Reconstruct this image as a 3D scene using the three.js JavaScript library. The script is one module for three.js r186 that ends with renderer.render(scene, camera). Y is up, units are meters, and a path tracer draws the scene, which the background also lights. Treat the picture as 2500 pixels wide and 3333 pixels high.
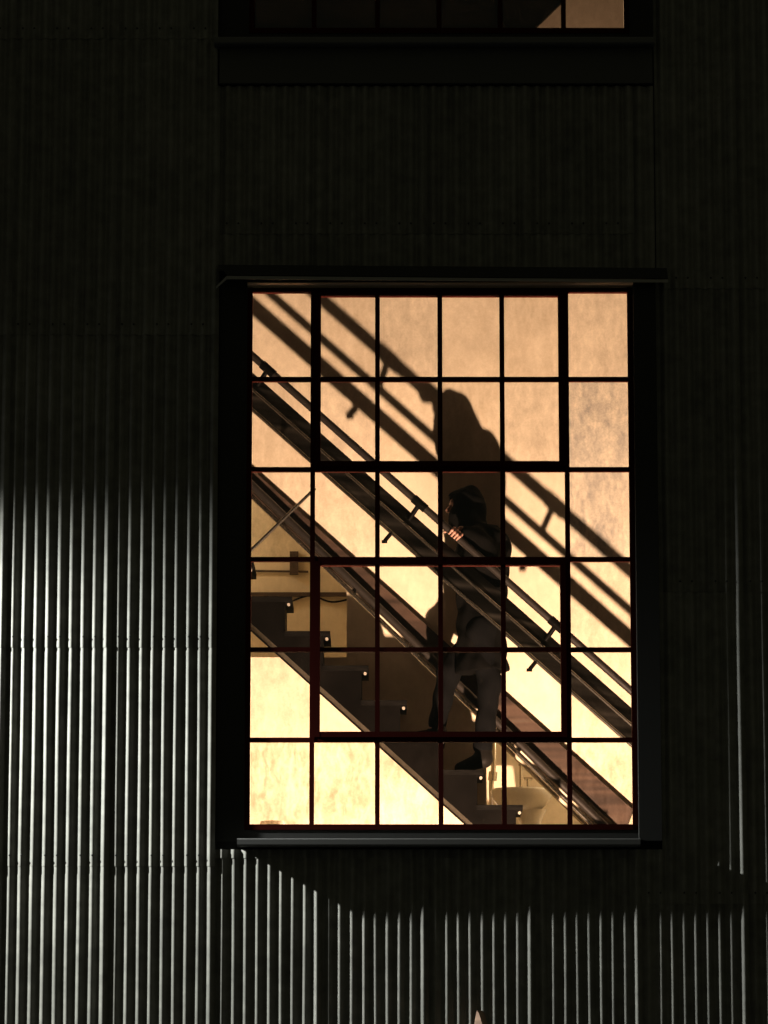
import * as THREE from 'three';
import { mergeGeometries } from 'three/addons/utils/BufferGeometryUtils.js';
import { MarchingCubes } from 'three/addons/objects/MarchingCubes.js';

// ---------------------------------------------------------------- camera, sky, exposure
const scene = new THREE.Scene();
const camera = new THREE.PerspectiveCamera(15.19, 768 / 1024, 0.1, 400);
camera.position.set(0, 1.6, 22);
camera.rotation.set(THREE.MathUtils.degToRad(9.7), 0, 0);

{ // night sky: dim, slightly warmer towards the horizon all round
  const w = 32, h = 16, d = new Float32Array(w * h * 4);
  for (let j = 0; j < h; j++) for (let i = 0; i < w; i++) {
    const e = Math.abs((j + 0.5) / h - 0.5) * 2, k = (j * w + i) * 4;
    const s = 0.050 - 0.016 * e;
    d[k] = s * 0.98; d[k + 1] = s * 0.97; d[k + 2] = s * 0.62; d[k + 3] = 1;
  }
  const sky = new THREE.DataTexture(d, w, h, THREE.RGBAFormat, THREE.FloatType);
  sky.mapping = THREE.EquirectangularReflectionMapping;
  sky.magFilter = sky.minFilter = THREE.LinearFilter;
  sky.needsUpdate = true;
  scene.background = sky; scene.environment = sky;
}
const renderer = new THREE.WebGLRenderer({ antialias: true });
renderer.setSize(768, 1024);
renderer.toneMapping = THREE.LinearToneMapping;
renderer.toneMappingExposure = 1;
renderer.shadowMap.enabled = true;

const LAMP_FLOOR = { at: [1.04, 1.44, -0.3], power: 370, color: [1, 0.665, 0.46] };
const LAMP_TABLE = { at: [-0.65, 3.50, -0.3], power: 0.05, color: [1, 0.70, 0.40] };
const FLOOD = { at: [-4.4, 5.45, 0.57], power: 235, color: [0.97, 1, 0.96] };

// ---------------------------------------------------------------- helpers
let seed = 20240611;
const rnd = () => { seed |= 0; seed = (seed + 0x6D2B79F5) | 0; let t = Math.imul(seed ^ (seed >>> 15), 1 | seed); t = (t + Math.imul(t ^ (t >>> 7), 61 | t)) ^ t; return ((t ^ (t >>> 14)) >>> 0) / 4294967296; };
const V = (x, y, z) => new THREE.Vector3(x, y, z);
const taken = {};
function numbered(name) { const n = taken[name] = (taken[name] ?? -1) + 1; return n ? name + '_' + String(n).padStart(3, '0') : name; }
function thing(name, label, category, pos = [0, 0, 0], group) {
  const o = new THREE.Group(); o.name = numbered(name); o.position.set(...pos);
  o.userData = { label, category }; if (group) o.userData.group = group;
  scene.add(o); return o;
}
function shadowed(m) { m.castShadow = true; m.receiveShadow = true; return m; }
// a named part under a parent; geometry is given in world metres and moved to the parent's base
function part(name, geo, mat, parent) {
  const m = shadowed(new THREE.Mesh(geo, mat)); m.name = name;
  let p = parent; const off = V(0, 0, 0);
  while (p && p !== scene) { off.add(p.position); p = p.parent; }
  m.position.sub(off); parent.add(m); return m;
}
function structure(name, geo, mat, label, category) {
  const m = shadowed(new THREE.Mesh(geo, mat)); m.name = numbered(name);
  m.userData = { kind: 'structure', label, category }; scene.add(m); return m;
}
function box(x0, x1, y0, y1, z0, z1) { const g = new THREE.BoxGeometry(x1 - x0, y1 - y0, z1 - z0); g.translate((x0 + x1) / 2, (y0 + y1) / 2, (z0 + z1) / 2); return g; }
function tube(pts, r, seg = 10, n) { const c = pts.length === 2 ? new THREE.LineCurve3(pts[0], pts[1]) : new THREE.CatmullRomCurve3(pts, false, 'centripetal'); return new THREE.TubeGeometry(c, n || (pts.length === 2 ? 1 : pts.length * 6), r, seg, false); }
function capTube(a, b, r, seg = 12) { const d = b.clone().sub(a); const g = new THREE.CylinderGeometry(r, r, d.length(), seg); g.applyQuaternion(new THREE.Quaternion().setFromUnitVectors(V(0, 1, 0), d.clone().normalize())); g.translate((a.x + b.x) / 2, (a.y + b.y) / 2, (a.z + b.z) / 2); return g; }
// a flat plate given by its four corners and a thickness
function plate(a, b, c, d, t) {
  const n = b.clone().sub(a).cross(d.clone().sub(a)).normalize().multiplyScalar(t);
  const q = [a, b, c, d], r = q.map(p => p.clone().add(n)), out = [];
  const quad = (p, s, u, v) => [p, s, u, p, u, v].forEach(k => out.push(k.x, k.y, k.z));
  quad(q[3], q[2], q[1], q[0]); quad(...r);
  for (let i = 0; i < 4; i++) { const j = (i + 1) % 4; quad(q[i], q[j], r[j], r[i]); }
  const g = new THREE.BufferGeometry(); g.setAttribute('position', new THREE.Float32BufferAttribute(out, 3));
  const along = d.clone().sub(a).normalize(), over = b.clone().sub(a).normalize(), uv = []; for (let i = 0; i < out.length; i += 3) { const q3 = V(out[i], out[i + 1], out[i + 2]).sub(a); uv.push(q3.dot(along), q3.dot(over)); }
  g.setAttribute('uv', new THREE.Float32BufferAttribute(uv, 2)); g.computeVertexNormals(); return g;
}
function prism(points, z0, z1, holes) {   // polygon in x,y between two depths
  const s = new THREE.Shape(points.map(p => new THREE.Vector2(...p)));
  for (const h of holes || []) s.holes.push(new THREE.Path(h.map(p => new THREE.Vector2(...p))));
  const g = new THREE.ExtrudeGeometry(s, { depth: z1 - z0, bevelEnabled: false }); g.translate(0, 0, z0); return g;
}
// value noise for textures
const H2 = (i, j, s) => { let h = Math.imul(i, 374761393) ^ Math.imul(j, 668265263) ^ Math.imul(s, 2147483647 - 97); h = Math.imul(h ^ (h >>> 13), 1274126177); return ((h ^ (h >>> 16)) >>> 0) / 4294967296; };
function vn(x, y, s, px = 0, py = 0) {
  const i = Math.floor(x), j = Math.floor(y), u = x - i, v = y - j, a = u * u * (3 - 2 * u), b = v * v * (3 - 2 * v);
  const w = (k, n) => n ? ((k % n) + n) % n : k;
  const A = H2(w(i, px), w(j, py), s), B = H2(w(i + 1, px), w(j, py), s), C = H2(w(i, px), w(j + 1, py), s), D = H2(w(i + 1, px), w(j + 1, py), s);
  return (A + (B - A) * a) * (1 - b) + (C + (D - C) * a) * b;
}
function fbm(u, v, f, s, o = 4) { let t = 0, a = 0.5, n = 0; for (let k = 0; k < o; k++) { t += a * vn(u * f, v * f, s + k, f, f); n += a; a *= 0.55; f *= 2; } return t / n; }
function texture(w, h, fn, srgb = true, repeat) {
  const d = new Uint8Array(w * h * 4);
  for (let j = 0; j < h; j++) for (let i = 0; i < w; i++) { const c = fn(i / w, j / h), k = (j * w + i) * 4; for (let q = 0; q < 3; q++) d[k + q] = Math.max(0, Math.min(255, c[q] * 255)); d[k + 3] = 255; }
  const t = new THREE.DataTexture(d, w, h); t.wrapS = t.wrapT = THREE.RepeatWrapping; t.magFilter = THREE.LinearFilter; t.minFilter = THREE.LinearMipmapLinearFilter; t.generateMipmaps = true;
  if (srgb) t.colorSpace = THREE.SRGBColorSpace; if (repeat) t.repeat.set(...repeat); t.needsUpdate = true; return t;
}
const matte = (c, rough, o = {}) => { const m = new THREE.MeshPhysicalMaterial({ roughness: rough, specularIntensity: 0.07, side: THREE.DoubleSide, ...o }); m.color.setRGB(...c); return m; };
const std = (c, rough, o = {}) => { const m = new THREE.MeshStandardMaterial({ roughness: rough, side: THREE.DoubleSide, ...o }); m.color.setRGB(...c); return m; };

// ---------------------------------------------------------------- materials
const M = {};
{
  const zinc = texture(512, 512, (u, v) => { const s = fbm(u, v, 24, 3, 3), b = fbm(u, v, 3, 9, 4), st = vn(u * 64, v * 4, 21, 64, 4); const k = 0.80 + 0.22 * (s - 0.5) + 0.25 * (b - 0.5) + 0.08 * (st - 0.5); return [k, k * 0.995, k * 0.96]; }, true, [0.8, 0.8]);
  M.zinc = std([0.26, 0.26, 0.245], 0.62, { map: zinc, metalness: 0.15 });
  const plaster = texture(512, 512, (u, v) => { const a = fbm(u, v, 4, 40, 5), b = fbm(u, v, 40, 50, 2); const k = 0.93 + 0.16 * (a - 0.5) + 0.05 * (b - 0.5); return [k, k * 0.985, k * 0.95]; }, true, [0.35, 0.35]);
  M.plaster = std([0.86, 0.76, 0.60], 0.9, { map: plaster, bumpMap: plaster, bumpScale: 0.004 });
  M.hallDark = std([0.03, 0.027, 0.025], 0.9);
  M.hallMid = std([0.06, 0.05, 0.04], 0.9);
  M.trim = std([0.018, 0.018, 0.016], 0.85);
  M.apron = std([0.075, 0.075, 0.07], 0.85);
  M.cap = std([0.30, 0.27, 0.22], 0.6);
  M.core = std([0.016, 0.015, 0.014], 0.9);
  M.sill = std([0.10, 0.10, 0.096], 0.6);
  M.flash = std([0.24, 0.23, 0.21], 0.5);
  M.oxide = matte([0.034, 0.0042, 0.0026], 0.8);
  const paint = texture(256, 256, (u, v) => { const k = 0.75 + 0.5 * (fbm(u, v, 6, 70, 4) - 0.5); return [k, k, k]; }, true, [0.8, 0.8]);
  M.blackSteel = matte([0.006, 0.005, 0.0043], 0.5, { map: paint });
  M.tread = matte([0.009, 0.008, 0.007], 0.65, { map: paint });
  const brush = texture(256, 512, (u, v) => { const k = 0.5 + 0.5 * (vn(u * 2, v * 5, 81, 2, 5) - 0.4) + 0.25 * (vn(u * 3, v * 9, 82, 3, 9) - 0.5); return [k, k, k]; }, true, [0.4, 5]);
  M.steel = std([0.26, 0.24, 0.21], 0.28, { metalness: 0.85, map: brush });
  M.rail = std([0.022, 0.018, 0.015], 0.42, { metalness: 0.2 });
  M.bright = std([0.62, 0.58, 0.5], 0.22, { metalness: 1 });
  const wood = texture(256, 256, (u, v) => { const k = 0.8 + 0.5 * (fbm(u, v * 1, 5, 61, 3) - 0.5) + 0.35 * (vn(u * 3, v * 60, 62, 3, 60) - 0.5); return [k, k * 0.95, k * 0.9]; }, true, [0.7, 0.7]);
  M.board = std([0.08, 0.055, 0.042], 0.45, { map: wood });
  M.pale = std([0.72, 0.62, 0.48], 0.7, { map: plaster });
  M.porcelain = new THREE.MeshPhysicalMaterial({ roughness: 0.16, clearcoat: 0.6, side: THREE.DoubleSide }); M.porcelain.color.setRGB(0.84, 0.80, 0.72);
  M.stake = std([0.55, 0.38, 0.29], 0.85, { map: wood });
  M.asphalt = std([0.05, 0.05, 0.048], 0.95, { map: texture(256, 256, (u, v) => { const k = 0.7 + 0.6 * (fbm(u, v, 48, 5, 2) - 0.5); return [k, k, k]; }, true, [1, 1]) });
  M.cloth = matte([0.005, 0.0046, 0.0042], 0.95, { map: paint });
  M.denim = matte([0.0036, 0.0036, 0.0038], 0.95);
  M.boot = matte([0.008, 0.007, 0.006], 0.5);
  M.skin = std([0.36, 0.19, 0.14], 0.6);
  M.black = std([0.02, 0.02, 0.02], 0.5);
}
// ---------------------------------------------------------------- the setting: ground and the stair hall's shell
{
  const g = new THREE.PlaneGeometry(300, 300, 1, 1); g.rotateX(-Math.PI / 2);
  const uv = g.attributes.uv; for (let i = 0; i < uv.count; i++) uv.setXY(i, uv.getX(i) * 150, uv.getY(i) * 150);
  structure('ground', g, M.asphalt, 'dark asphalt yard in front of the metal building', 'ground');
  structure('floor_hall', box(-3.4, 6, 0.004, 0.03, -3.6, -0.165), M.hallDark, 'concrete floor of the stair hall behind the window', 'floor');
  structure('ceiling_hall', box(-3.4, 6, 11.75, 11.9, -3.6, -0.165), M.hallDark, 'ceiling high over the lit stair hall', 'ceiling');
  // the plastered back wall with the recess that holds the basin
  structure('wall_back', prism([[-3.4, 0.03], [6, 0.03], [6, 11.75], [-3.4, 11.75]], -3.72, -3.6, [[[0.684, 4.50], [0.684, 3.40], [1.50, 3.40], [1.50, 3.70]], [[-1.12, 4.985], [-0.251, 4.985], [-0.251, 5.50], [-0.925, 6.11], [-1.12, 6.31]]]), M.plaster, 'warm cream plaster wall behind the staircase, lit and crossed by railing shadows', 'wall');
  structure('wall_side_left', box(-3.5, -3.4, 0.03, 11.75, -3.6, -0.165), M.hallMid, 'brown side wall of the stair hall', 'wall');
  structure('wall_side_right', box(6, 6.1, 0.03, 11.75, -3.6, -0.165), M.hallDark, 'dark end wall of the stair hall', 'wall');
  structure('back_room', mergeGeometries([
    box(-2.6, 0.18, 4.80, 4.90, -4.70, -3.721), box(-2.6, 0.18, 6.9, 7.0, -4.70, -3.721), box(-2.6, 0.18, 4.90, 6.9, -4.70, -4.60),
    box(-2.7, -2.6, 4.80, 7.0, -4.70, -3.721), box(0.181, 0.28, 4.96, 7.0, -4.70, -3.721)]), M.plaster, 'plaster room beyond the opening under the sloping board', 'room');
  structure('alcove', mergeGeometries([
    box(0.2, 2.2, 3.32, 3.40, -4.85, -3.72), box(0.2, 2.2, 4.85, 4.95, -4.85, -3.72),
    box(0.2, 2.2, 3.40, 4.85, -4.95, -4.85), box(0.1, 0.2, 3.40, 4.85, -4.85, -3.72), box(2.2, 2.3, 3.40, 4.85, -4.85, -3.72)]), M.plaster, 'plaster washing recess behind the lower stairs', 'alcove');
}

// ---------------------------------------------------------------- the building
const building = thing('corrugated_building', 'dark corrugated metal building front with a tall lit multi-pane window', 'building');
const OPEN = [[-0.968, 1.594, 3.40, 6.80], [-0.984, 1.60, 7.92, 11.55]];
{
  const hole = o => [[o[0] + 0.13, o[2] + 0.08], [o[0] + 0.13, o[3] - 0.06], [o[1] - 0.10, o[3] - 0.06], [o[1] - 0.10, o[2] + 0.08]];
  part('wall_core', prism([[-7, 0.004], [6.2, 0.004], [6.2, 12.1], [-7, 12.1]], -0.165, -0.03, OPEN.map(hole)), M.core, building);
  part('side_wall', box(-7, -6.85, 0.004, 12.1, -6, -0.166), M.core, building);
  part('side_wall', box(6.101, 6.2, 0.004, 12.1, -6, -0.166), M.core, building);
  part('rear_wall', box(-7, 6.2, 0.004, 12.1, -6.15, -6.001), M.core, building);
  part('roof', box(-7.1, 6.3, 12.102, 12.25, -6.2, 0.12), M.trim, building);

  // corrugated sheets: nine corrugations each, lapped at the sides and at the ends
  const P = 0.0677, A = 0.011, X0 = -1.602;
  const rows = x => x < -0.99 ? [0.02, 1.55, 3.354, 4.616, 6.463, 8.26, 10.06, 12.08] : x > 1.5 ? [0.02, 1.34, 3.14, 4.94, 6.741, 8.54, 10.34, 12.08] : [0.02, 1.6, 3.40, 5.2, 7.07, 8.87, 10.67, 12.08];
  const nails = [];
  const cut = (r, o) => {
    const [x0, x1, y0, y1] = r, [a, b, c, d] = o;
    if (x1 <= a || x0 >= b || y1 <= c || y0 >= d) return [r];
    const out = [];
    if (x0 < a) out.push([x0, a, y0, y1]);
    if (x1 > b) out.push([b, x1, y0, y1]);
    const m0 = Math.max(x0, a), m1 = Math.min(x1, b);
    if (y0 < c) out.push([m0, m1, y0, c]);
    if (y1 > d) out.push([m0, m1, d, y1]);
    return out.filter(q => q[1] - q[0] > 0.012 && q[3] - q[2] > 0.02);
  };
  for (let k = -8; k <= 9; k++) {
    const xa = X0 + k * 9 * P, xb = xa + 9 * P, ys = rows((xa + xb) / 2);
    const ribAmp = [], ribPh = [];
    for (let r = 0; r < 11; r++) { ribAmp.push(1 + 0.16 * (rnd() - 0.5)); ribPh.push(0.0032 * (rnd() - 0.5)); }
    for (let j = 0; j + 1 < ys.length; j++) {
      const ya = ys[j], yb = ys[j + 1], drift = 0.003 * (rnd() - 0.5), wob = rnd() * 6, out = 0.0012 * (rnd() - 0.5);
      let pieces = [[xa, xb + 0.42 * P, ya - (j ? 0.05 : 0), yb]];
      for (const o of OPEN) pieces = pieces.flatMap(q => cut(q, o));
      for (const [x0, x1, y0, y1] of pieces) {
        const nx = Math.max(4, Math.round((x1 - x0) / P * 16)), ny = Math.max(1, Math.ceil((y1 - y0) / 0.2));
        const g = new THREE.PlaneGeometry(1, 1, nx, ny), p = g.attributes.position, uv = g.attributes.uv;
        const ph = (k * 0.37 + j * 0.21) % 1;
        for (let i = 0; i < p.count; i++) {
          const u = p.getX(i) + 0.5, v = p.getY(i) + 0.5, x = x0 + u * (x1 - x0), y = y0 + v * (y1 - y0);
          const t = (x - xa) / P, r = Math.min(10, Math.max(0, Math.round(t)));
          const f = t - Math.floor(t), ri = Math.min(9, Math.max(0, Math.floor(t))), sm = f * f * (3 - 2 * f);
          const jit = ribPh[ri] * (1 - sm) + ribPh[ri + 1] * sm;
          const sx = x - xa + jit + drift + 0.0011 * Math.sin(y * 1.9 + wob + r * 1.7) + 0.0006 * Math.sin(y * 5.3 + r);
          let z = A * ribAmp[r] * Math.cos(2 * Math.PI * sx / P);
          const lap = Math.max(0, Math.min(1, (t - 8.35) / 0.65)), lp = lap * lap * (3 - 2 * lap);
          z += 0.0085 * lp + out;
          const tuck = Math.max(0, Math.min(1, (1.0 - t) / 1.0)); z -= 0.0022 * tuck;
          z += 0.0035 * (1 - (y - ya) / (yb - ya)) - 0.0018;
          p.setXYZ(i, x, y, z); uv.setXY(i, x + ph * 3.1, y + ph * 1.7);
        }
        g.computeVertexNormals();
        part('siding_sheet', g, M.zinc, building);
      }
      // fixings along the bottom edge of each sheet
      for (let r = 1; r <= 9; r += (r % 3 === 1 ? 1 : 2)) {
        const x = xa + r * P, y = ya + 0.012;
        if (OPEN.some(o => x > o[0] - 0.02 && x < o[1] + 0.02 && y > o[2] - 0.02 && y < o[3] + 0.02)) continue;
        const s = new THREE.SphereGeometry(0.0062, 6, 4); s.scale(1, 1, 0.55); s.translate(x, y, A + 0.004); nails.push(s);
      }
    }
  }
  part('nail_heads', mergeGeometries(nails), M.trim, building).userData.kind = 'stuff';

  // grimy panes: a few variants of dirt, drawn by noise
  const dirty = (s, amount, streak, grey, film = 0) => {
    const dirt = (u, v) => {
      const a = fbm(u, v, 3, s, 5), b = fbm(u, v, 14, s + 30, 3);
      const wx = u + 0.10 * (vn(u * 5, v * 6, s + 60) - 0.5) + 0.03 * (vn(u * 17, v * 19, s + 61) - 0.5);
      const st = vn(wx * 16, v * 3.5 + 2 * vn(u * 7, v * 7, s + 62), s + 70) * 0.45 + vn(wx * 34, v * 11, s + 80) * 0.3 + fbm(u, v, 26, s + 90, 2) * 0.25;
      const base = 0.45 * a + 0.35 * b + 0.2 * vn(u * 60, v * 90, s + 33);
      const d = base * (1 - streak) + streak * st * (0.4 + 1.1 * a);
      return Math.max(0, Math.min(1, (d - 0.24) * 1.5)) * amount + film;
    };
    const m = new THREE.MeshPhysicalMaterial({ transmission: 1, thickness: 0, ior: 1.5, roughness: 1, side: THREE.DoubleSide });
    m.map = texture(128, 192, (u, v) => { const d = dirt(u, v); return [0.985 - d * (0.22 + 0.14 * grey), 0.98 - d * (0.25 + 0.08 * grey), 0.97 - d * (0.29 - 0.02 * grey)]; });
    m.roughnessMap = texture(128, 192, (u, v) => { const r = 0.02 + 0.11 * dirt(u, v); return [r, r, r]; }, false);
    for (const t of [m.map, m.roughnessMap]) t.wrapS = t.wrapT = THREE.ClampToEdgeWrapping;
    return m;
  };
  const light = [dirty(101, 0.6, 0.15, 0.1), dirty(131, 0.7, 0.3, 0.1), dirty(161, 0.9, 0.35, 0.4)];
  const heavy = [dirty(191, 1.3, 0.3, 1), dirty(221, 1.15, 0.45, 1)];
  const streaky = [dirty(251, 1.4, 0.6, 0.1), dirty(281, 1.3, 0.6, 0.1), dirty(311, 1.2, 0.5, 0.2)];
  const veryLight = [dirty(341, 0.4, 0.25, 0.1), dirty(371, 0.45, 0.35, 0.1)];

  const neglected = dirty(401, 0.35, 0.3, 0.3, 1.55);

  const XS = [-0.772, -0.416, -0.0385, 0.328, 0.692, 1.069, 1.430];
  const YS = [3.547, 4.035, 4.560, 5.089, 5.620, 6.157, 6.679];
  const zg = -0.052;
  function makeWindow(dy, o, name) {
    const w = new THREE.Group(); w.name = name; building.add(w);
    const xl = XS[0], xr = XS[6], yb = YS[0] + dy, yt = YS[6] + dy, t = 0.0138;
    const ox0 = o[0], ox1 = o[1], oy0 = o[2], oy1 = o[3];
    // outer frame
    part('frame_jamb', box(xl - 0.03, xl, yb - 0.03, yt + 0.024, -0.085, -0.025), M.oxide, w);
    part('frame_jamb', box(xr, xr + 0.03, yb - 0.03, yt + 0.024, -0.085, -0.025), M.oxide, w);
    part('frame_head', box(xl, xr, yt, yt + 0.022, -0.083, -0.027), M.oxide, w);
    part('frame_bottom', box(xl, xr, yb - 0.032, yb, -0.083, -0.022), M.oxide, w);
    // glazing bars
    for (let i = 1; i < 6; i++) part('muntin', box(XS[i] - t, XS[i] + t, yb, yt, -0.076, -0.033), M.oxide, w);
    for (let j = 1; j < 6; j++) for (let i = 0; i < 6; i++) part('muntin', box(XS[i] + (i ? t : 0), XS[i + 1] - (i < 5 ? t : 0), YS[j] + dy - t * 0.95, YS[j] + dy + t * 0.95, -0.073, -0.036), M.oxide, w);
    // two pivoting ventilators, each two panes high and four wide, with heavier frames
    for (const [ja, jb, tail] of [[4, 6, 0], [2, 3, 1]]) {
      const a = XS[1] + t, b = XS[5] - t, y0 = (tail ? YS[1] : YS[4]) + dy + t, y1 = (tail ? YS[3] : YS[6]) + dy - (tail ? t : 0), m = 0.032;
      part('ventilator_frame', box(a, a + m, y0, y1, -0.088, -0.018), M.oxide, w);
      part('ventilator_frame', box(b - m, b, y0, y1, -0.088, -0.018), M.oxide, w);
      part('ventilator_frame', box(a + m, b - m, y0, y0 + m, -0.087, -0.019), M.oxide, w);
      part('ventilator_frame', box(a + m, b - m, y1 - m * 0.7, y1, -0.087, -0.019), M.oxide, w);
    }
    const pick = (i, r) => {
      if (dy) return neglected;   // r counts rows from the top
      if (i === 5 && (r === 1 || r === 2)) return heavy[r - 1];
      if (r === 5 && (i < 3 || i === 5)) return streaky[i % 3];
      if (i === 5 || (r === 4 && i === 0)) return light[2];
      if (r === 1 || r === 0) return light[(i + r) % 3];
      if (r === 2 && i < 2) return light[2];
      return veryLight[(i + r) % 2];
    };
    for (let j = 0; j < 6; j++) for (let i = 0; i < 6; i++) {
      const g = new THREE.PlaneGeometry(XS[i + 1] - XS[i] - 0.008, YS[j + 1] - YS[j] - 0.008);
      const tilt = (rnd() - 0.5) * 0.012, sl = (rnd() - 0.5) * 0.012; g.rotateY(tilt); g.rotateX(sl);
      if (rnd() < 0.5) for (let q = 0, uv = g.attributes.uv; q < uv.count; q++) uv.setX(q, 1 - uv.getX(q));
      g.translate((XS[i] + XS[i + 1]) / 2, (YS[j] + YS[j + 1]) / 2 + dy, zg);
      part('pane', g, pick(i, 5 - j), w);
    }
    // reveals and casing boards
    part('casing_board', box(ox0 + 0.004, xl - 0.03, yb - 0.10, yt + 0.07, -0.03, -0.022), M.trim, w);
    part('casing_board', box(xr + 0.03, ox1 - 0.004, yb - 0.10, yt + 0.07, -0.03, 0.045), M.trim, w);
    part('casing_board', box(xl - 0.03, xr + 0.03, yt + 0.042, yt + 0.075, -0.03, 0.043), M.trim, w);
    part('inner_reveal', box(xl - 0.06, xl - 0.03, yb - 0.1, yt + 0.05, -0.165, -0.031), M.core, w);
    part('inner_reveal', box(xr + 0.03, xr + 0.06, yb - 0.1, yt + 0.05, -0.165, -0.031), M.core, w);
    part('inner_reveal', box(xl - 0.03, xr + 0.03, yt + 0.024, yt + 0.05, -0.165, -0.031), M.pale, w);
    part('head_soffit', box(xl - 0.03, xr + 0.03, yt + 0.034, yt + 0.0415, -0.03, 0.04), M.pale, w);
    // projecting sill with a sloped top, and the drip cap over the head
    const sx0 = dy ? ox0 - 0.02 : -0.838, sx1 = dy ? ox1 + 0.0 : 1.462, s = yb - 0.084, sb = yb - 0.134;
    const sg = new THREE.ExtrudeGeometry(new THREE.Shape([[-0.13, s], [-0.02, s], [0.1, s - 0.008], [0.106, s - 0.014], [0.104, sb + 0.008], [0.096, sb], [-0.13, sb]].map(q => new THREE.Vector2(...q))), { depth: sx1 - sx0, bevelEnabled: false });
    sg.rotateY(-Math.PI / 2); sg.scale(-1, 1, 1); sg.rotateY(0);
    sg.computeBoundingBox(); // profile x becomes depth
    { const p = sg.attributes.position; const bb = sg.boundingBox; for (let i = 0; i < p.count; i++) { const zz = p.getZ(i); p.setX(i, sx0 + (p.getX(i) - bb.min.x)); p.setZ(i, zz); } sg.computeVertexNormals(); }
    part('sill', sg, M.sill, w);
    part('sub_frame', box(xl - 0.03, xr + 0.03, s + 0.002, yb - 0.033, -0.13, -0.028), M.trim, w);
    if (dy) part('sill_apron', box(ox0 + 0.01, ox1 - 0.01, sb - 0.22, sb - 0.002, -0.01, 0.03), M.apron, w);
    const fy = yt + 0.075;
    part('drip_cap', plate(V(ox0 - 0.005, fy + 0.075, 0.012), V(ox0 + 0.05, fy - 0.008, 0.105), V(1.66, fy - 0.03, 0.105), V(1.66, fy + 0.055, 0.012), 0.004), M.trim, w);
    part('drip_lip', plate(V(ox0 + 0.05, fy - 0.012, 0.106), V(ox0 + 0.05, fy - 0.032, 0.107), V(1.66, fy - 0.052, 0.107), V(1.66, fy - 0.034, 0.106), 0.003), M.flash, w);
    part('drip_lip', plate(V(ox0 - 0.012, fy - 0.06, 0.055), V(ox0 - 0.012, fy - 0.075, 0.055), V(ox0 + 0.05, fy - 0.032, 0.106), V(ox0 + 0.05, fy - 0.012, 0.106), 0.003), M.flash, w);
    return w;
  }
  makeWindow(0, OPEN[0], 'lit_window');
  makeWindow(4.738, OPEN[1], 'dark_window');
}

// ---------------------------------------------------------------- staircase
const NX = 0.2512, NY = -0.2282;                 // run and rise of one step
const nose = k => [-0.604 + NX * k, 5.299 + NY * k];
const SN = -2.94, SF = -3.45;                    // near and far edge of the flight
{
  const st = thing('staircase', 'black steel staircase running down to the right behind the window', 'staircase', [0, 0, 0]);
  const K0 = -6, K1 = 22, drop = 0.42;
  const pts = [];
  for (let k = K0; k <= K1; k++) { const [x, y] = nose(k); const xr = x - 0.045; pts.push([xr - NX, y - 0.035], [xr, y - 0.035]); }
  const last = pts[pts.length - 1], first = pts[0];
  pts.push([last[0], Math.max(0.03, last[1] - 0.2)]);
  const sl = NY / NX, [nx0, ny0] = nose(0), soff = x => ny0 + sl * (x - nx0) - drop;
  const xEnd = nx0 + (ny0 - drop - 0.06) / -sl;
  pts.push([xEnd, 0.06]); pts.push([first[0], soff(first[0])]);
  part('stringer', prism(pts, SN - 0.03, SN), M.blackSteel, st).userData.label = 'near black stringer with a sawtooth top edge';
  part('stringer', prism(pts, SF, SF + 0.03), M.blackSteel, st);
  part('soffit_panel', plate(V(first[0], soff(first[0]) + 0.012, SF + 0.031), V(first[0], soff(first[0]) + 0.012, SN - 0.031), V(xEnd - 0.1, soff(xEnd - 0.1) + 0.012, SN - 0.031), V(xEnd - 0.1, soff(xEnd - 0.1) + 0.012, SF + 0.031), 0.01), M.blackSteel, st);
  for (let k = K0; k <= K1; k++) {
    const [x, y] = nose(k);
    const tr = part('tread', box(x - NX - 0.05, x, y - 0.034, y, SF - 0.012, SN + 0.008), M.tread, st);
    if (k < K1) part('riser', box(x - 0.062, x - 0.046, y - 0.034 + NY + 0.036, y - 0.035, SF + 0.032, SN - 0.032), M.blackSteel, st);
    const b = capTube(V(x - 0.022, y - 0.052, SN - 0.012), V(x - 0.022, y - 0.052, SN + 0.012), 0.010, 10);
    part('nosing_cap', b, M.cap, tr);
  }
  part('tie_rod', capTube(V(-1.05, 5.39, -2.71), V(-0.45, 5.985, -2.73), 0.011), M.bright, st);
  // upper landing and the next flight above it
  part('landing', mergeGeometries([box(-3.39, 0.75, 7.98, 8.16, -3.59, -1.0), box(1.75, 5.99, 7.98, 8.16, -3.59, -1.0), box(0.75, 1.75, 7.98, 8.16, -3.59, -3.3), box(0.75, 1.75, 7.98, 8.16, -2.86, -1.0)]), M.blackSteel, st);
  const up = (x) => 9.14 + (x - 1.037);
  part('upper_flight', prism([[-3.38, 8.165], [0.06, 8.165], [3.2, up(3.2)], [3.2, 11.74], [-3.38, 11.74]], -2.8, -2.75), M.blackSteel, st).userData.label = 'dark underside of the next flight seen through the upper window';
  part('lower_landing', box(-3.39, nose(-6)[0] - NX - 0.06, nose(-6)[1] - 0.16, nose(-6)[1] - 0.001, SF, SN), M.blackSteel, st);
}

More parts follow.
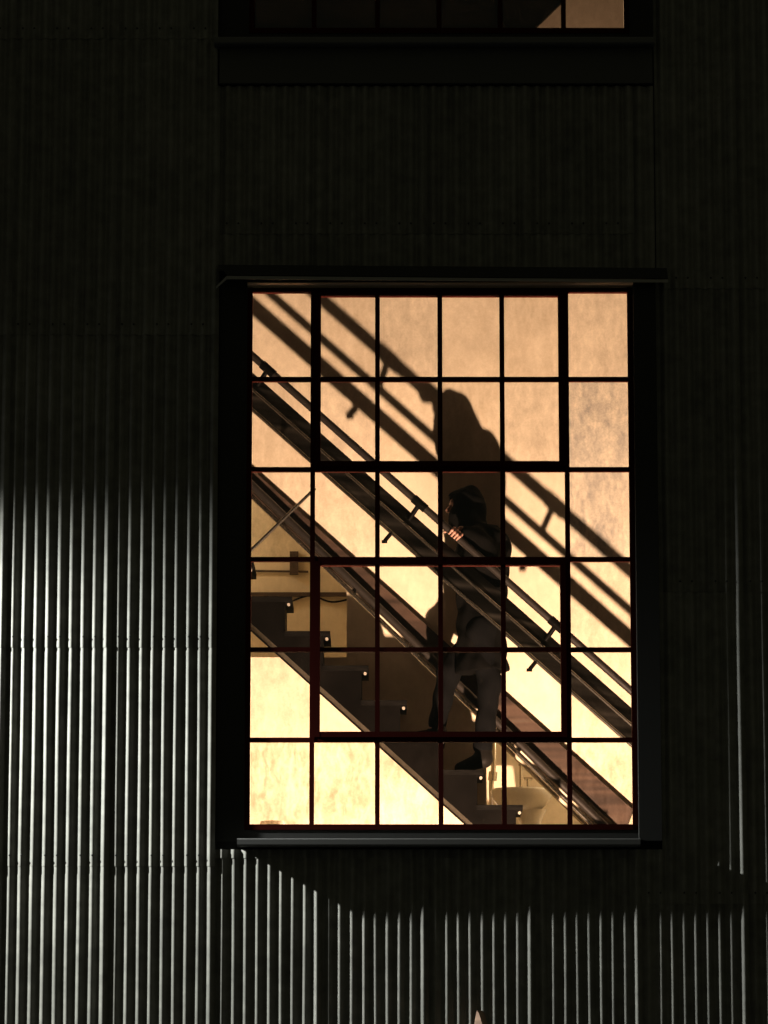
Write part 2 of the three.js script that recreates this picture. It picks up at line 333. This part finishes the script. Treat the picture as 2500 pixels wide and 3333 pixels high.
// the railing: a round handrail over two tilted flat bars
{
  const r = thing('stair_railing', 'dark steel handrail over a wide brushed double bar along the near side of the stairs', 'railing', [0, 0, 0]);
  const xa = -2.1, xb = 3.2;
  const L = (c, m, z) => x => V(x, c + m * x, z);
  const hr = L(6.130, -0.8993, -2.94), A1 = L(6.025, -0.8983, -3.01), A2 = L(5.894, -0.8975, -2.945), B1 = L(5.919, -0.8975, -3.03), B2 = L(5.777, -0.897, -2.985);
  part('handrail', capTube(hr(xa), hr(xb), 0.025, 16), M.rail, r);
  part('flat_bar', plate(A1(xa), A2(xa), A2(xb), A1(xb), 0.006), M.steel, r);
  part('flat_bar', plate(B1(xa), B2(xa), B2(xb), B1(xb), 0.006), M.steel, r);
  part('edge_tube', capTube(B2(xa), B2(xb), 0.013, 14), M.bright, r);
  { const c = x => A2(x).lerp(B1(x), 0.35).add(V(0, 0, 0.03)); part('edge_tube', capTube(c(xa), c(xb), 0.011, 14), M.bright, r); }
  for (const x of [-1.75, -0.77, 0.235, 1.13, 2.1]) {
    const h = hr(x), b = A1(x - 0.04);
    part('bracket', mergeGeometries([capTube(h, V(b.x - 0.03, b.y - 0.03, b.z + 0.03), 0.016, 10), capTube(V(h.x - 0.04, h.y + 0.036, h.z), V(h.x + 0.04, h.y - 0.036, h.z), 0.030, 12)]), M.blackSteel, r);
  }
  for (const x of [-0.9, 0.05, 1.0]) { const b = B2(x); part('bar_clip', mergeGeometries([capTube(V(b.x, b.y, b.z), V(b.x - 0.045, b.y - 0.055, b.z), 0.014, 8), box(b.x - 0.066, b.x - 0.028, b.y - 0.07, b.y - 0.05, b.z - 0.008, b.z + 0.008)]), M.blackSteel, r); }
  for (const x of [-2.05, 3.0]) { const b = B2(x); part('post', capTube(V(b.x, b.y - 1.25, -2.99), V(b.x, b.y, -2.99), 0.018, 8), M.blackSteel, r); }
}
// wall-side rail of two bright tubes low over the treads
{
  const r = thing('wall_rail', 'pair of polished tubes running low along the wall side of the stairs', 'rail');
  const L = (dy, z) => x => V(x, 5.577 - 0.975 * (x + 0.359) + dy, z);
  for (const [dy, z, rad, m] of [[0.045, -3.49, 0.028, M.rail], [-0.035, -3.47, 0.017, M.bright]]) { const l = L(dy, z); part('tube', capTube(l(-1.6), l(1.9), rad, 14), m, r); }
  const l = L(0.0, -3.48); for (const x of [-1.3, -0.2, 0.9, 1.8]) part('bracket', capTube(V(l(x).x, l(x).y, -3.47), V(l(x).x, l(x).y, -3.6), 0.014, 8), M.blackSteel, r);
}
// brown board on the wall following the flight
{
  const b = thing('wall_board', 'brown wooden board sloping down the plaster wall beside the stairs', 'board');
  const up = x => 6.26 - 0.9032 * (x + 0.891);
  part('board', plate(V(-2.4, up(-2.4), -3.598), V(-2.4, up(-2.4) - 0.205, -3.598), V(1.60, up(1.60) - 0.205, -3.598), V(1.66, up(1.66), -3.598), 0.045), M.board, b);
  part('end_block', prism([[1.605, up(1.6) - 0.215], [1.665, up(1.66) + 0.0], [1.76, up(1.66) - 0.08], [1.70, up(1.6) - 0.30], [1.62, up(1.6) - 0.30]], -3.598, -3.53), M.pale, b);
}
// pipes and wires on the wall
{
  const c = thing('wall_conduit', 'thin conduit, box and sagging cable on the wall of the room behind the left steps', 'conduit');
  part('conduit', capTube(V(-1.9, 5.74, -4.585), V(-0.53, 5.72, -4.585), 0.008, 8), M.board, c);
  part('junction_box', box(-0.66, -0.60, 5.70, 5.86, -4.6, -4.555), M.board, c);
  part('cable', tube([V(-0.85, 5.555, -4.58), V(-0.70, 5.50, -4.58), V(-0.52, 5.55, -4.58), V(-0.36, 5.505, -4.58), V(-0.16, 5.55, -4.58)], 0.007, 6), M.blackSteel, c);
  part('batten', box(-1.9, 0.1, 5.545, 5.572, -4.6, -4.565), M.board, c);
}

// ---------------------------------------------------------------- basin in the recess
{
  const cx = 0.94, cz = -4.15;
  const b = thing('pedestal_basin', 'white ceramic pedestal basin with a tap behind the lower steps', 'basin', [cx, 3.40, cz]);
  const lathe = (pts, sx, sz, dx = 0, dz = 0) => { const g = new THREE.LatheGeometry(pts.map(p => new THREE.Vector2(...p)), 36); g.scale(sx, 1, sz); g.translate(cx + dx, 0, cz + dz); return g; };
  part('bowl', lathe([[0.06, 3.99], [0.12, 4.005], [0.17, 4.045], [0.20, 4.095], [0.208, 4.135], [0.20, 4.15], [0.185, 4.146], [0.175, 4.12], [0.12, 4.06], [0.0, 4.04]], 1.02, 0.9), M.porcelain, b);
  part('pedestal', lathe([[0.085, 3.40], [0.085, 3.43], [0.065, 3.50], [0.06, 3.8], [0.075, 3.93], [0.11, 4.01]], 1, 0.9, 0.06), M.porcelain, b);
  part('back_ledge', box(cx - 0.2, cx + 0.18, 4.10, 4.165, cz - 0.26, cz - 0.13), M.porcelain, b);
  const tap = part('tap', mergeGeometries([capTube(V(cx - 0.0, 4.15, cz - 0.16), V(cx - 0.0, 4.32, cz - 0.16), 0.013), tube([V(cx - 0.0, 4.31, cz - 0.16), V(cx - 0.01, 4.40, cz - 0.14), V(cx - 0.01, 4.38, cz - 0.05), V(cx - 0.01, 4.32, cz - 0.03)], 0.011, 8)]), M.bright, b);
  part('handle', mergeGeometries([capTube(V(cx + 0.05, 4.165, cz - 0.18), V(cx + 0.05, 4.24, cz - 0.18), 0.012), capTube(V(cx + 0.02, 4.24, cz - 0.18), V(cx + 0.08, 4.24, cz - 0.18), 0.011)]), M.bright, tap);
  const s = thing('supply_pipe', 'bent chrome supply pipe standing left of the basin', 'pipe', [0.745, 3.40, -4.2]);
  part('pipe', tube([V(0.745, 3.41, -4.25), V(0.745, 3.9, -4.25), V(0.735, 4.2, -4.25), V(0.75, 4.3, -4.25), V(0.75, 4.84, -4.25)], 0.018, 10), M.bright, s);
  part('coupling', capTube(V(0.742, 4.22, -4.25), V(0.748, 4.28, -4.25), 0.03), M.bright, s);
}

// ---------------------------------------------------------------- lamps inside
function glow(c, k) { const m = new THREE.MeshStandardMaterial({ roughness: 0.5 }); m.color.setRGB(0.9, 0.85, 0.75); m.emissive.setRGB(...c); m.emissiveIntensity = k; return m; }
{
  const [x, y, z] = LAMP_FLOOR.at;
  const l = thing('floor_uplighter', 'uplighter on a stand inside below the window, aimed at the hall wall', 'lamp', [x, 0.03, z]);
  const base = new THREE.CylinderGeometry(0.06, 0.13, 0.04, 24); base.translate(x, 0.05, z);
  part('base', base, M.black, l);
  part('stem', capTube(V(x, 0.07, z), V(x, y - 0.16, z), 0.012), M.black, l);
  const dir = V(-0.24, 0.91, -0.34).normalize(), turn = new THREE.Quaternion().setFromUnitVectors(V(0, 1, 0), dir);
  const set = g => { g.applyQuaternion(turn); g.translate(x, y, z); return g; };
  part('housing', set(new THREE.LatheGeometry([[0.0, -0.16], [0.05, -0.15], [0.066, -0.06], [0.07, -0.012], [0.062, -0.012], [0.055, -0.06]].map(q => new THREE.Vector2(...q)), 28)), M.black, l);
  const lens = new THREE.CylinderGeometry(0.058, 0.058, 0.006, 28); lens.translate(0, -0.016, 0);
  part('lens', set(lens), glow(LAMP_FLOOR.color, 8), l);
  const p = new THREE.SpotLight(0xffffff, LAMP_FLOOR.power, 0, THREE.MathUtils.degToRad(72), 1, 2); p.color.setRGB(...LAMP_FLOOR.color);
  p.position.set(x, y, z).addScaledVector(dir, 0.004).sub(l.position); p.castShadow = true; p.shadow.radius = 2.6; l.add(p);
  p.target.position.copy(p.position).add(dir); l.add(p.target);
}
{
  const [x, y, z] = LAMP_TABLE.at;
  const sh = thing('wall_shelf', 'narrow shelf fixed inside under the window', 'shelf', [x, 3.16, -0.3]);
  part('board', box(x - 0.3, x + 0.3, 3.17, 3.20, -0.45, -0.167), M.board, sh);
  for (const q of [-0.22, 0.22]) part('bracket', box(x + q - 0.01, x + q + 0.01, 3.06, 3.169, -0.4, -0.167), M.black, sh);
  const l = thing('table_lamp', 'small lamp with a pale tapered shade just showing at the bottom left pane', 'lamp', [x, 3.20, z]);
  const g = new THREE.LatheGeometry([[0.05, 3.201], [0.05, 3.215], [0.012, 3.24], [0.010, 3.42]].map(p => new THREE.Vector2(...p)), 20); g.translate(x, 0, z);
  part('base', g, M.black, l);
  const shade = new THREE.LatheGeometry([[0.125, 3.42], [0.066, 3.588]].map(p => new THREE.Vector2(...p)), 36); shade.translate(x, 0, z);
  const sm = new THREE.MeshPhysicalMaterial({ transmission: 0.4, thickness: 0, roughness: 0.95, side: THREE.DoubleSide }); sm.color.setRGB(0.86, 0.74, 0.58);
  part('lamp_shade', shade, sm, l);
  const s = new THREE.SphereGeometry(0.03, 16, 12); s.translate(x, y, z); part('bulb', s, glow(LAMP_TABLE.color, 3), l);
  const p = new THREE.PointLight(0xffffff, LAMP_TABLE.power, 0, 2); p.color.setRGB(...LAMP_TABLE.color);
  p.position.set(x, y, z).sub(l.position); p.castShadow = true; p.shadow.radius = 1.4; l.add(p);
}
// small bulbs hidden in the room and in the recess behind the stairs
for (const [x, y, z, k, label] of [[-1.75, 6.45, -4.1, 1.7, 'bare bulb hanging in the room behind the left steps'], [1.75, 4.62, -4.2, 1.0, 'bare bulb hanging in the recess over the basin']]) {
  const top = y > 6 ? 6.9 : 4.85, l = thing('hanging_bulb', label, 'lamp', [x, top, z], 'bulbs behind the stairs');
  part('cord', capTube(V(x, top - 0.001, z), V(x, y + 0.06, z), 0.004, 6), M.black, l);
  part('socket', capTube(V(x, y + 0.07, z), V(x, y + 0.03, z), 0.016), M.black, l);
  const s = new THREE.SphereGeometry(0.032, 16, 12); s.translate(x, y, z); part('bulb', s, glow([1, 0.8, 0.56], 6), l);
  const p = new THREE.PointLight(0xffffff, k, 0, 2); p.color.setRGB(1, 0.8, 0.56); p.position.set(x, y, z).sub(l.position); p.castShadow = true; p.shadow.radius = 1.6; l.add(p);
}
// ---------------------------------------------------------------- floodlight on the outside wall, left of the picture
{
  const [x, y, z] = FLOOD.at;
  const f = thing('wall_floodlight', 'downward floodlight on a wall arm left of the window', 'floodlight', [x, y, 0]);
  part('wall_plate', box(x - 0.08, x + 0.08, y + 0.02, y + 0.26, 0.019, 0.04), M.black, f);
  part('arm', tube([V(x, y + 0.18, 0.04), V(x, y + 0.24, 0.3), V(x, y + 0.2, 0.55), V(x, y + 0.12, z)], 0.02, 10), M.black, f);
  const tilt = new THREE.Euler(0, 0, 0.5), n = V(0, -1, 0).applyEuler(tilt);
  const place = g => { g.applyMatrix4(new THREE.Matrix4().makeRotationFromEuler(tilt)); g.translate(x, y, z); return g; };
  const hs = new THREE.BoxGeometry(0.34, 0.1, 0.24); hs.translate(0, 0.07, 0); part('housing', place(hs), M.black, f);
  const ln = new THREE.BoxGeometry(0.2, 0.01, 0.14); ln.translate(0, 0.013, 0); part('lens', place(ln), glow(FLOOD.color, 20), f);
  const a = new THREE.SpotLight(0xffffff, FLOOD.power, 0, THREE.MathUtils.degToRad(59), 0.92, 2); a.color.setRGB(...FLOOD.color);
  a.position.copy(V(x, y, z).addScaledVector(n, 0.012)).sub(f.position); a.castShadow = true; a.shadow.radius = 2.5; f.add(a);
  a.target.position.copy(V(0.55, -0.83, -0.08)).add(a.position); f.add(a.target);
}
// pointed stake in front of the wall
{
  const s = thing('timber_stake', 'pointed brown timber stake whose tip shows at the bottom edge', 'stake', [0.545, 0, 0.16]);
  const sh = [[0.518, 0.004], [0.576, 0.004], [0.576, 2.40], [0.556, 2.455], [0.541, 2.478], [0.534, 2.47], [0.518, 2.40]];
  const sg = prism(sh, 0.13, 0.18); sg.translate(-0.547, 0, -0.155); sg.rotateY(-0.7); sg.translate(0.547, 0, 0.155);
  part('post', sg, M.stake, s);
}
// ---------------------------------------------------------------- the person on the stairs
{
  const lerp = (a, b, t) => a + (b - a) * t;
  // distance to a tapered capsule
  const cap = (a, b, ra, rb) => {
    const dx = b[0] - a[0], dy = b[1] - a[1], dz = b[2] - a[2], L = dx * dx + dy * dy + dz * dz || 1e-9;
    return (x, y, z) => { const px = x - a[0], py = y - a[1], pz = z - a[2]; let t = (px * dx + py * dy + pz * dz) / L; t = t < 0 ? 0 : t > 1 ? 1 : t; const qx = px - dx * t, qy = py - dy * t, qz = pz - dz * t; return Math.sqrt(qx * qx + qy * qy + qz * qz) - lerp(ra, rb, t); };
  };
  const ell = (c, r) => (x, y, z) => { const px = (x - c[0]) / r[0], py = (y - c[1]) / r[1], pz = (z - c[2]) / r[2]; return (Math.sqrt(px * px + py * py + pz * pz) - 1) * Math.min(...r); };
  const smin = (a, b, k) => { const h = Math.max(0, k - Math.abs(a - b)) / k; return Math.min(a, b) - h * h * k * 0.25; };
  const union = (list, k) => (x, y, z) => { let d = 9; for (const f of list) { const e = f(x, y, z); d = d === 9 ? e : smin(d, e, k); } return d; };
  function meshOf(c, half, res, field) {
    const mc = new MarchingCubes(res, new THREE.MeshStandardMaterial(), false, false, 400000);
    mc.isolation = 0; const hs = res / 2;
    for (let k = 0; k < res; k++) for (let j = 0; j < res; j++) for (let i = 0; i < res; i++)
      mc.field[i + j * res + k * res * res] = -field(c[0] + (i - hs) / hs * half, c[1] + (j - hs) / hs * half, c[2] + (k - hs) / hs * half);
    mc.update();
    const n = mc.count, g = new THREE.BufferGeometry(), p = new Float32Array(n * 3), q = new Float32Array(n * 3), uv = new Float32Array(n * 2);
    for (let i = 0; i < n; i++) {
      const P = [0, 1, 2].map(a => c[a] + mc.positionArray[i * 3 + a] * half), e = half / res * 0.6;
      const N = V(field(P[0] + e, P[1], P[2]) - field(P[0] - e, P[1], P[2]), field(P[0], P[1] + e, P[2]) - field(P[0], P[1] - e, P[2]), field(P[0], P[1], P[2] + e) - field(P[0], P[1], P[2] - e)).normalize();
      p.set(P, i * 3); q.set([N.x, N.y, N.z], i * 3); uv.set([P[0] + P[2], P[1]], i * 2);
    }
    g.setAttribute('position', new THREE.BufferAttribute(p, 3)); g.setAttribute('normal', new THREE.BufferAttribute(q, 3)); g.setAttribute('uv', new THREE.BufferAttribute(uv, 2));
    return g;
  }
  const Z = -3.21, J = {
    head: [0.53, 5.945, Z], neck: [0.570, 5.80, Z], chest: [0.612, 5.60, Z], belly: [0.630, 5.36, Z], pelvis: [0.640, 5.17, Z],
    shN: [0.605, 5.70, Z + 0.17], shF: [0.605, 5.70, Z - 0.16], elN: [0.69, 5.575, Z + 0.175], elF: [0.675, 5.44, Z - 0.18], wrN: [0.508, 5.752, Z + 0.228], wrF: [0.585, 5.23, Z - 0.17],
    hipN: [0.64, 5.10, Z + 0.085], hipF: [0.635, 5.10, Z - 0.085], knN: [0.698, 4.74, Z + 0.09], knF: [0.435, 4.86, Z - 0.09], anN: [0.645, 4.295, Z + 0.09], anF: [0.345, 4.475, Z - 0.09],
    toeN: [0.50, 4.188, Z + 0.09], toeF: [0.20, 4.412, Z - 0.09], heelN: [0.655, 4.25, Z + 0.09], heelF: [0.36, 4.425, Z - 0.09],
  };
  const p = thing('person', 'person in a dark hooded coat climbing the stairs with one hand on the rail', 'person', [0.6, 4.15, Z]);
  // ---- the body, one continuous figure with hands and head of finer mesh
  const limbs = [
    cap(J.neck, J.chest, 0.052, 0.11), cap([J.chest[0], J.chest[1], Z + 0.06], [J.belly[0], J.belly[1], Z + 0.05], 0.105, 0.095), cap([J.chest[0], J.chest[1], Z - 0.06], [J.belly[0], J.belly[1], Z - 0.05], 0.105, 0.095), cap(J.belly, J.pelvis, 0.10, 0.115),
    cap(J.neck, J.head, 0.052, 0.05), cap(J.neck, J.shN, 0.05, 0.052), cap(J.neck, J.shF, 0.05, 0.052),
    cap(J.shN, J.elN, 0.05, 0.04), cap(J.elN, J.wrN, 0.038, 0.026), cap(J.shF, J.elF, 0.05, 0.04), cap(J.elF, J.wrF, 0.038, 0.026),
    cap(J.hipN, J.knN, 0.075, 0.05), cap(J.knN, J.anN, 0.05, 0.034), cap(J.hipF, J.knF, 0.075, 0.05), cap(J.knF, J.anF, 0.05, 0.034),
    cap(J.heelN, J.toeN, 0.032, 0.026), cap(J.heelF, J.toeF, 0.032, 0.026), cap(J.anN, J.heelN, 0.032, 0.03), cap(J.anF, J.heelF, 0.032, 0.03),
  ];
  const h = J.head;
  const headF = union([ell([h[0] + 0.012, h[1] + 0.02, h[2]], [0.092, 0.098, 0.074]), ell([h[0] - 0.03, h[1] - 0.055, h[2]], [0.055, 0.06, 0.05]), cap([h[0] - 0.082, h[1] + 0.01, h[2]], [h[0] - 0.105, h[1] - 0.025, h[2]], 0.010, 0.015), cap([h[0] - 0.075, h[1] + 0.03, h[2] - 0.03], [h[0] - 0.075, h[1] + 0.03, h[2] + 0.03], 0.014, 0.014), cap([h[0] - 0.083, h[1] - 0.06, h[2] - 0.015], [h[0] - 0.083, h[1] - 0.06, h[2] + 0.015], 0.009, 0.009), ell([h[0] - 0.065, h[1] - 0.095, h[2]], [0.025, 0.02, 0.025]), ell([h[0] + 0.015, h[1] - 0.005, h[2] + 0.076], [0.022, 0.032, 0.01]), ell([h[0] + 0.015, h[1] - 0.005, h[2] - 0.076], [0.022, 0.032, 0.01]), cap(J.neck, [h[0] + 0.01, h[1] - 0.03, h[2]], 0.052, 0.052)], 0.02);
  const headEyes = (x, y, z) => Math.max(headF(x, y, z), -ell([h[0] - 0.088, h[1] + 0.008, h[2] + 0.030], [0.012, 0.011, 0.015])(x, y, z), -ell([h[0] - 0.088, h[1] + 0.008, h[2] - 0.030], [0.012, 0.011, 0.015])(x, y, z));
  // hand closed round the handrail (rail direction d, up across it u, z towards the window)
  const s = 1 / Math.hypot(1, 0.8993), d = [s, -0.8993 * s], u = [0.8993 * s, s], rc = [0.468, 6.130 - 0.8993 * 0.468, -2.94];
  const around = (t, ang, r) => [rc[0] + d[0] * t + u[0] * r * Math.sin(ang), rc[1] + d[1] * t + u[1] * r * Math.sin(ang), rc[2] + r * Math.cos(ang)];
  const hand = [];
  [[-0.034, 1.0], [-0.012, 1.08], [0.010, 1.02], [0.031, 0.86]].forEach(([t, l]) => {
    const a = [2.35, 1.25, 0.25, -0.75 * l].map(q => around(t, q, 0.0305)); hand.push(cap(a[0], a[1], 0.0105, 0.0095), cap(a[1], a[2], 0.0095, 0.0085), cap(a[2], a[3], 0.0085, 0.0072));
  });
  { const a = [around(-0.045, 2.9, 0.036), around(-0.062, 3.5, 0.033), around(-0.066, 4.3, 0.031)]; hand.push(cap(a[0], a[1], 0.0125, 0.0105), cap(a[1], a[2], 0.0105, 0.0085)); }
  for (const t of [-0.032, -0.01, 0.012, 0.03]) hand.push(cap(around(t, 2.2, 0.034), [lerp(around(t, 2.9, 0.05)[0], J.wrN[0], 0.45), lerp(around(t, 2.9, 0.05)[1], J.wrN[1], 0.45), lerp(around(t, 2.9, 0.05)[2], J.wrN[2], 0.45)], 0.0125, 0.014));
  hand.push(cap(around(0, 2.9, 0.052), J.wrN, 0.018, 0.025));
  // far hand, relaxed
  const w = J.wrF, far = [cap(w, [w[0] - 0.035, w[1] - 0.075, w[2]], 0.025, 0.03)];
  [[-0.028, 0.075], [-0.009, 0.085], [0.010, 0.08], [0.028, 0.062]].forEach(([o, l]) => { const a = [w[0] - 0.04, w[1] - 0.085, w[2] + o], b = [a[0] - 0.02, a[1] - l * 0.55, a[2]], c = [b[0] + 0.012, b[1] - l * 0.45, b[2]]; far.push(cap(a, b, 0.0095, 0.0088), cap(b, c, 0.0088, 0.0075)); });
  far.push(cap([w[0] - 0.03, w[1] - 0.03, w[2] + 0.02], [w[0] - 0.065, w[1] - 0.075, w[2] + 0.035], 0.011, 0.009));
  const body = mergeGeometries([
    meshOf([0.47, 5.13, Z], 1.0, 150, union(limbs, 0.05)),
    meshOf([h[0], h[1] - 0.01, h[2]], 0.16, 90, headEyes),
    meshOf(rc, 0.12, 76, union(hand, 0.008)),
    meshOf([w[0] - 0.03, w[1] - 0.06, w[2]], 0.13, 76, union(far, 0.008))]);
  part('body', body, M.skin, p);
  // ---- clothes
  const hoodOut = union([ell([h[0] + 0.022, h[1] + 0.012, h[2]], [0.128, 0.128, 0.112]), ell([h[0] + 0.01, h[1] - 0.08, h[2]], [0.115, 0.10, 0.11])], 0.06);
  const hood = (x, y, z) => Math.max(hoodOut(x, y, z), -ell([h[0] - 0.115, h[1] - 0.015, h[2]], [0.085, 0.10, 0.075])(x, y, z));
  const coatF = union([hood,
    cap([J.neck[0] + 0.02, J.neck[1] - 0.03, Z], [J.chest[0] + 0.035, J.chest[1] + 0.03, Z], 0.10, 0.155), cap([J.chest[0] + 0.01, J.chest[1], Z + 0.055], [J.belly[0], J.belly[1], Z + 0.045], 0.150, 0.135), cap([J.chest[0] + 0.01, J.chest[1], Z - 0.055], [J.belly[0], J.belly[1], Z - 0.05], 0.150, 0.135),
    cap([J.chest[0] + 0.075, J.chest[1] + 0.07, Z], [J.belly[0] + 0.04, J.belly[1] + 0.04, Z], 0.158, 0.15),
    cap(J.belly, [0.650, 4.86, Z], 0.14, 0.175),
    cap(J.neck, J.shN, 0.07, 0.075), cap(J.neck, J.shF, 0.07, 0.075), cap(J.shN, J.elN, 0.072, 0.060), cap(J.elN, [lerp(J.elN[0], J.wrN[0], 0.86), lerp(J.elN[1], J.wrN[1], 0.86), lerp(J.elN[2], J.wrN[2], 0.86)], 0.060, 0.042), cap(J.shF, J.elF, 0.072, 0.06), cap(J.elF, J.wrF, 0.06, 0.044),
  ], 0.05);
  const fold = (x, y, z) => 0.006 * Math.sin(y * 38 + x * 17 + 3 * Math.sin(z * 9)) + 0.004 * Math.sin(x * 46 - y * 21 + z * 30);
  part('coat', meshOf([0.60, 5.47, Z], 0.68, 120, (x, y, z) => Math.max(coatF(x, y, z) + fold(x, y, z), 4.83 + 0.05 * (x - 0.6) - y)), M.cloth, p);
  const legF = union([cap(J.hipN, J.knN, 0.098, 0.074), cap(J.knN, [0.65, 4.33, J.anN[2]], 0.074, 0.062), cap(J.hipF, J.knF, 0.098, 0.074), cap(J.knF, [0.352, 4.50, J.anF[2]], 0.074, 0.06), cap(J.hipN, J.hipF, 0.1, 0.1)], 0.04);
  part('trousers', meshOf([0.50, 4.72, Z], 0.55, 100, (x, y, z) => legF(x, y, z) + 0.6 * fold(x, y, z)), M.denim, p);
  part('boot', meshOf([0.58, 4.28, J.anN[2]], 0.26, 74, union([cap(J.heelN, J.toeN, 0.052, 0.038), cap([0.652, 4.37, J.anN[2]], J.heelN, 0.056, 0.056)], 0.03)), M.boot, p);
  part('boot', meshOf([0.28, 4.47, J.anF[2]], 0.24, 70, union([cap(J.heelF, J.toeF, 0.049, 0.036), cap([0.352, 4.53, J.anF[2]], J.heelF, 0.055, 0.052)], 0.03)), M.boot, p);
}
renderer.render(scene, camera);
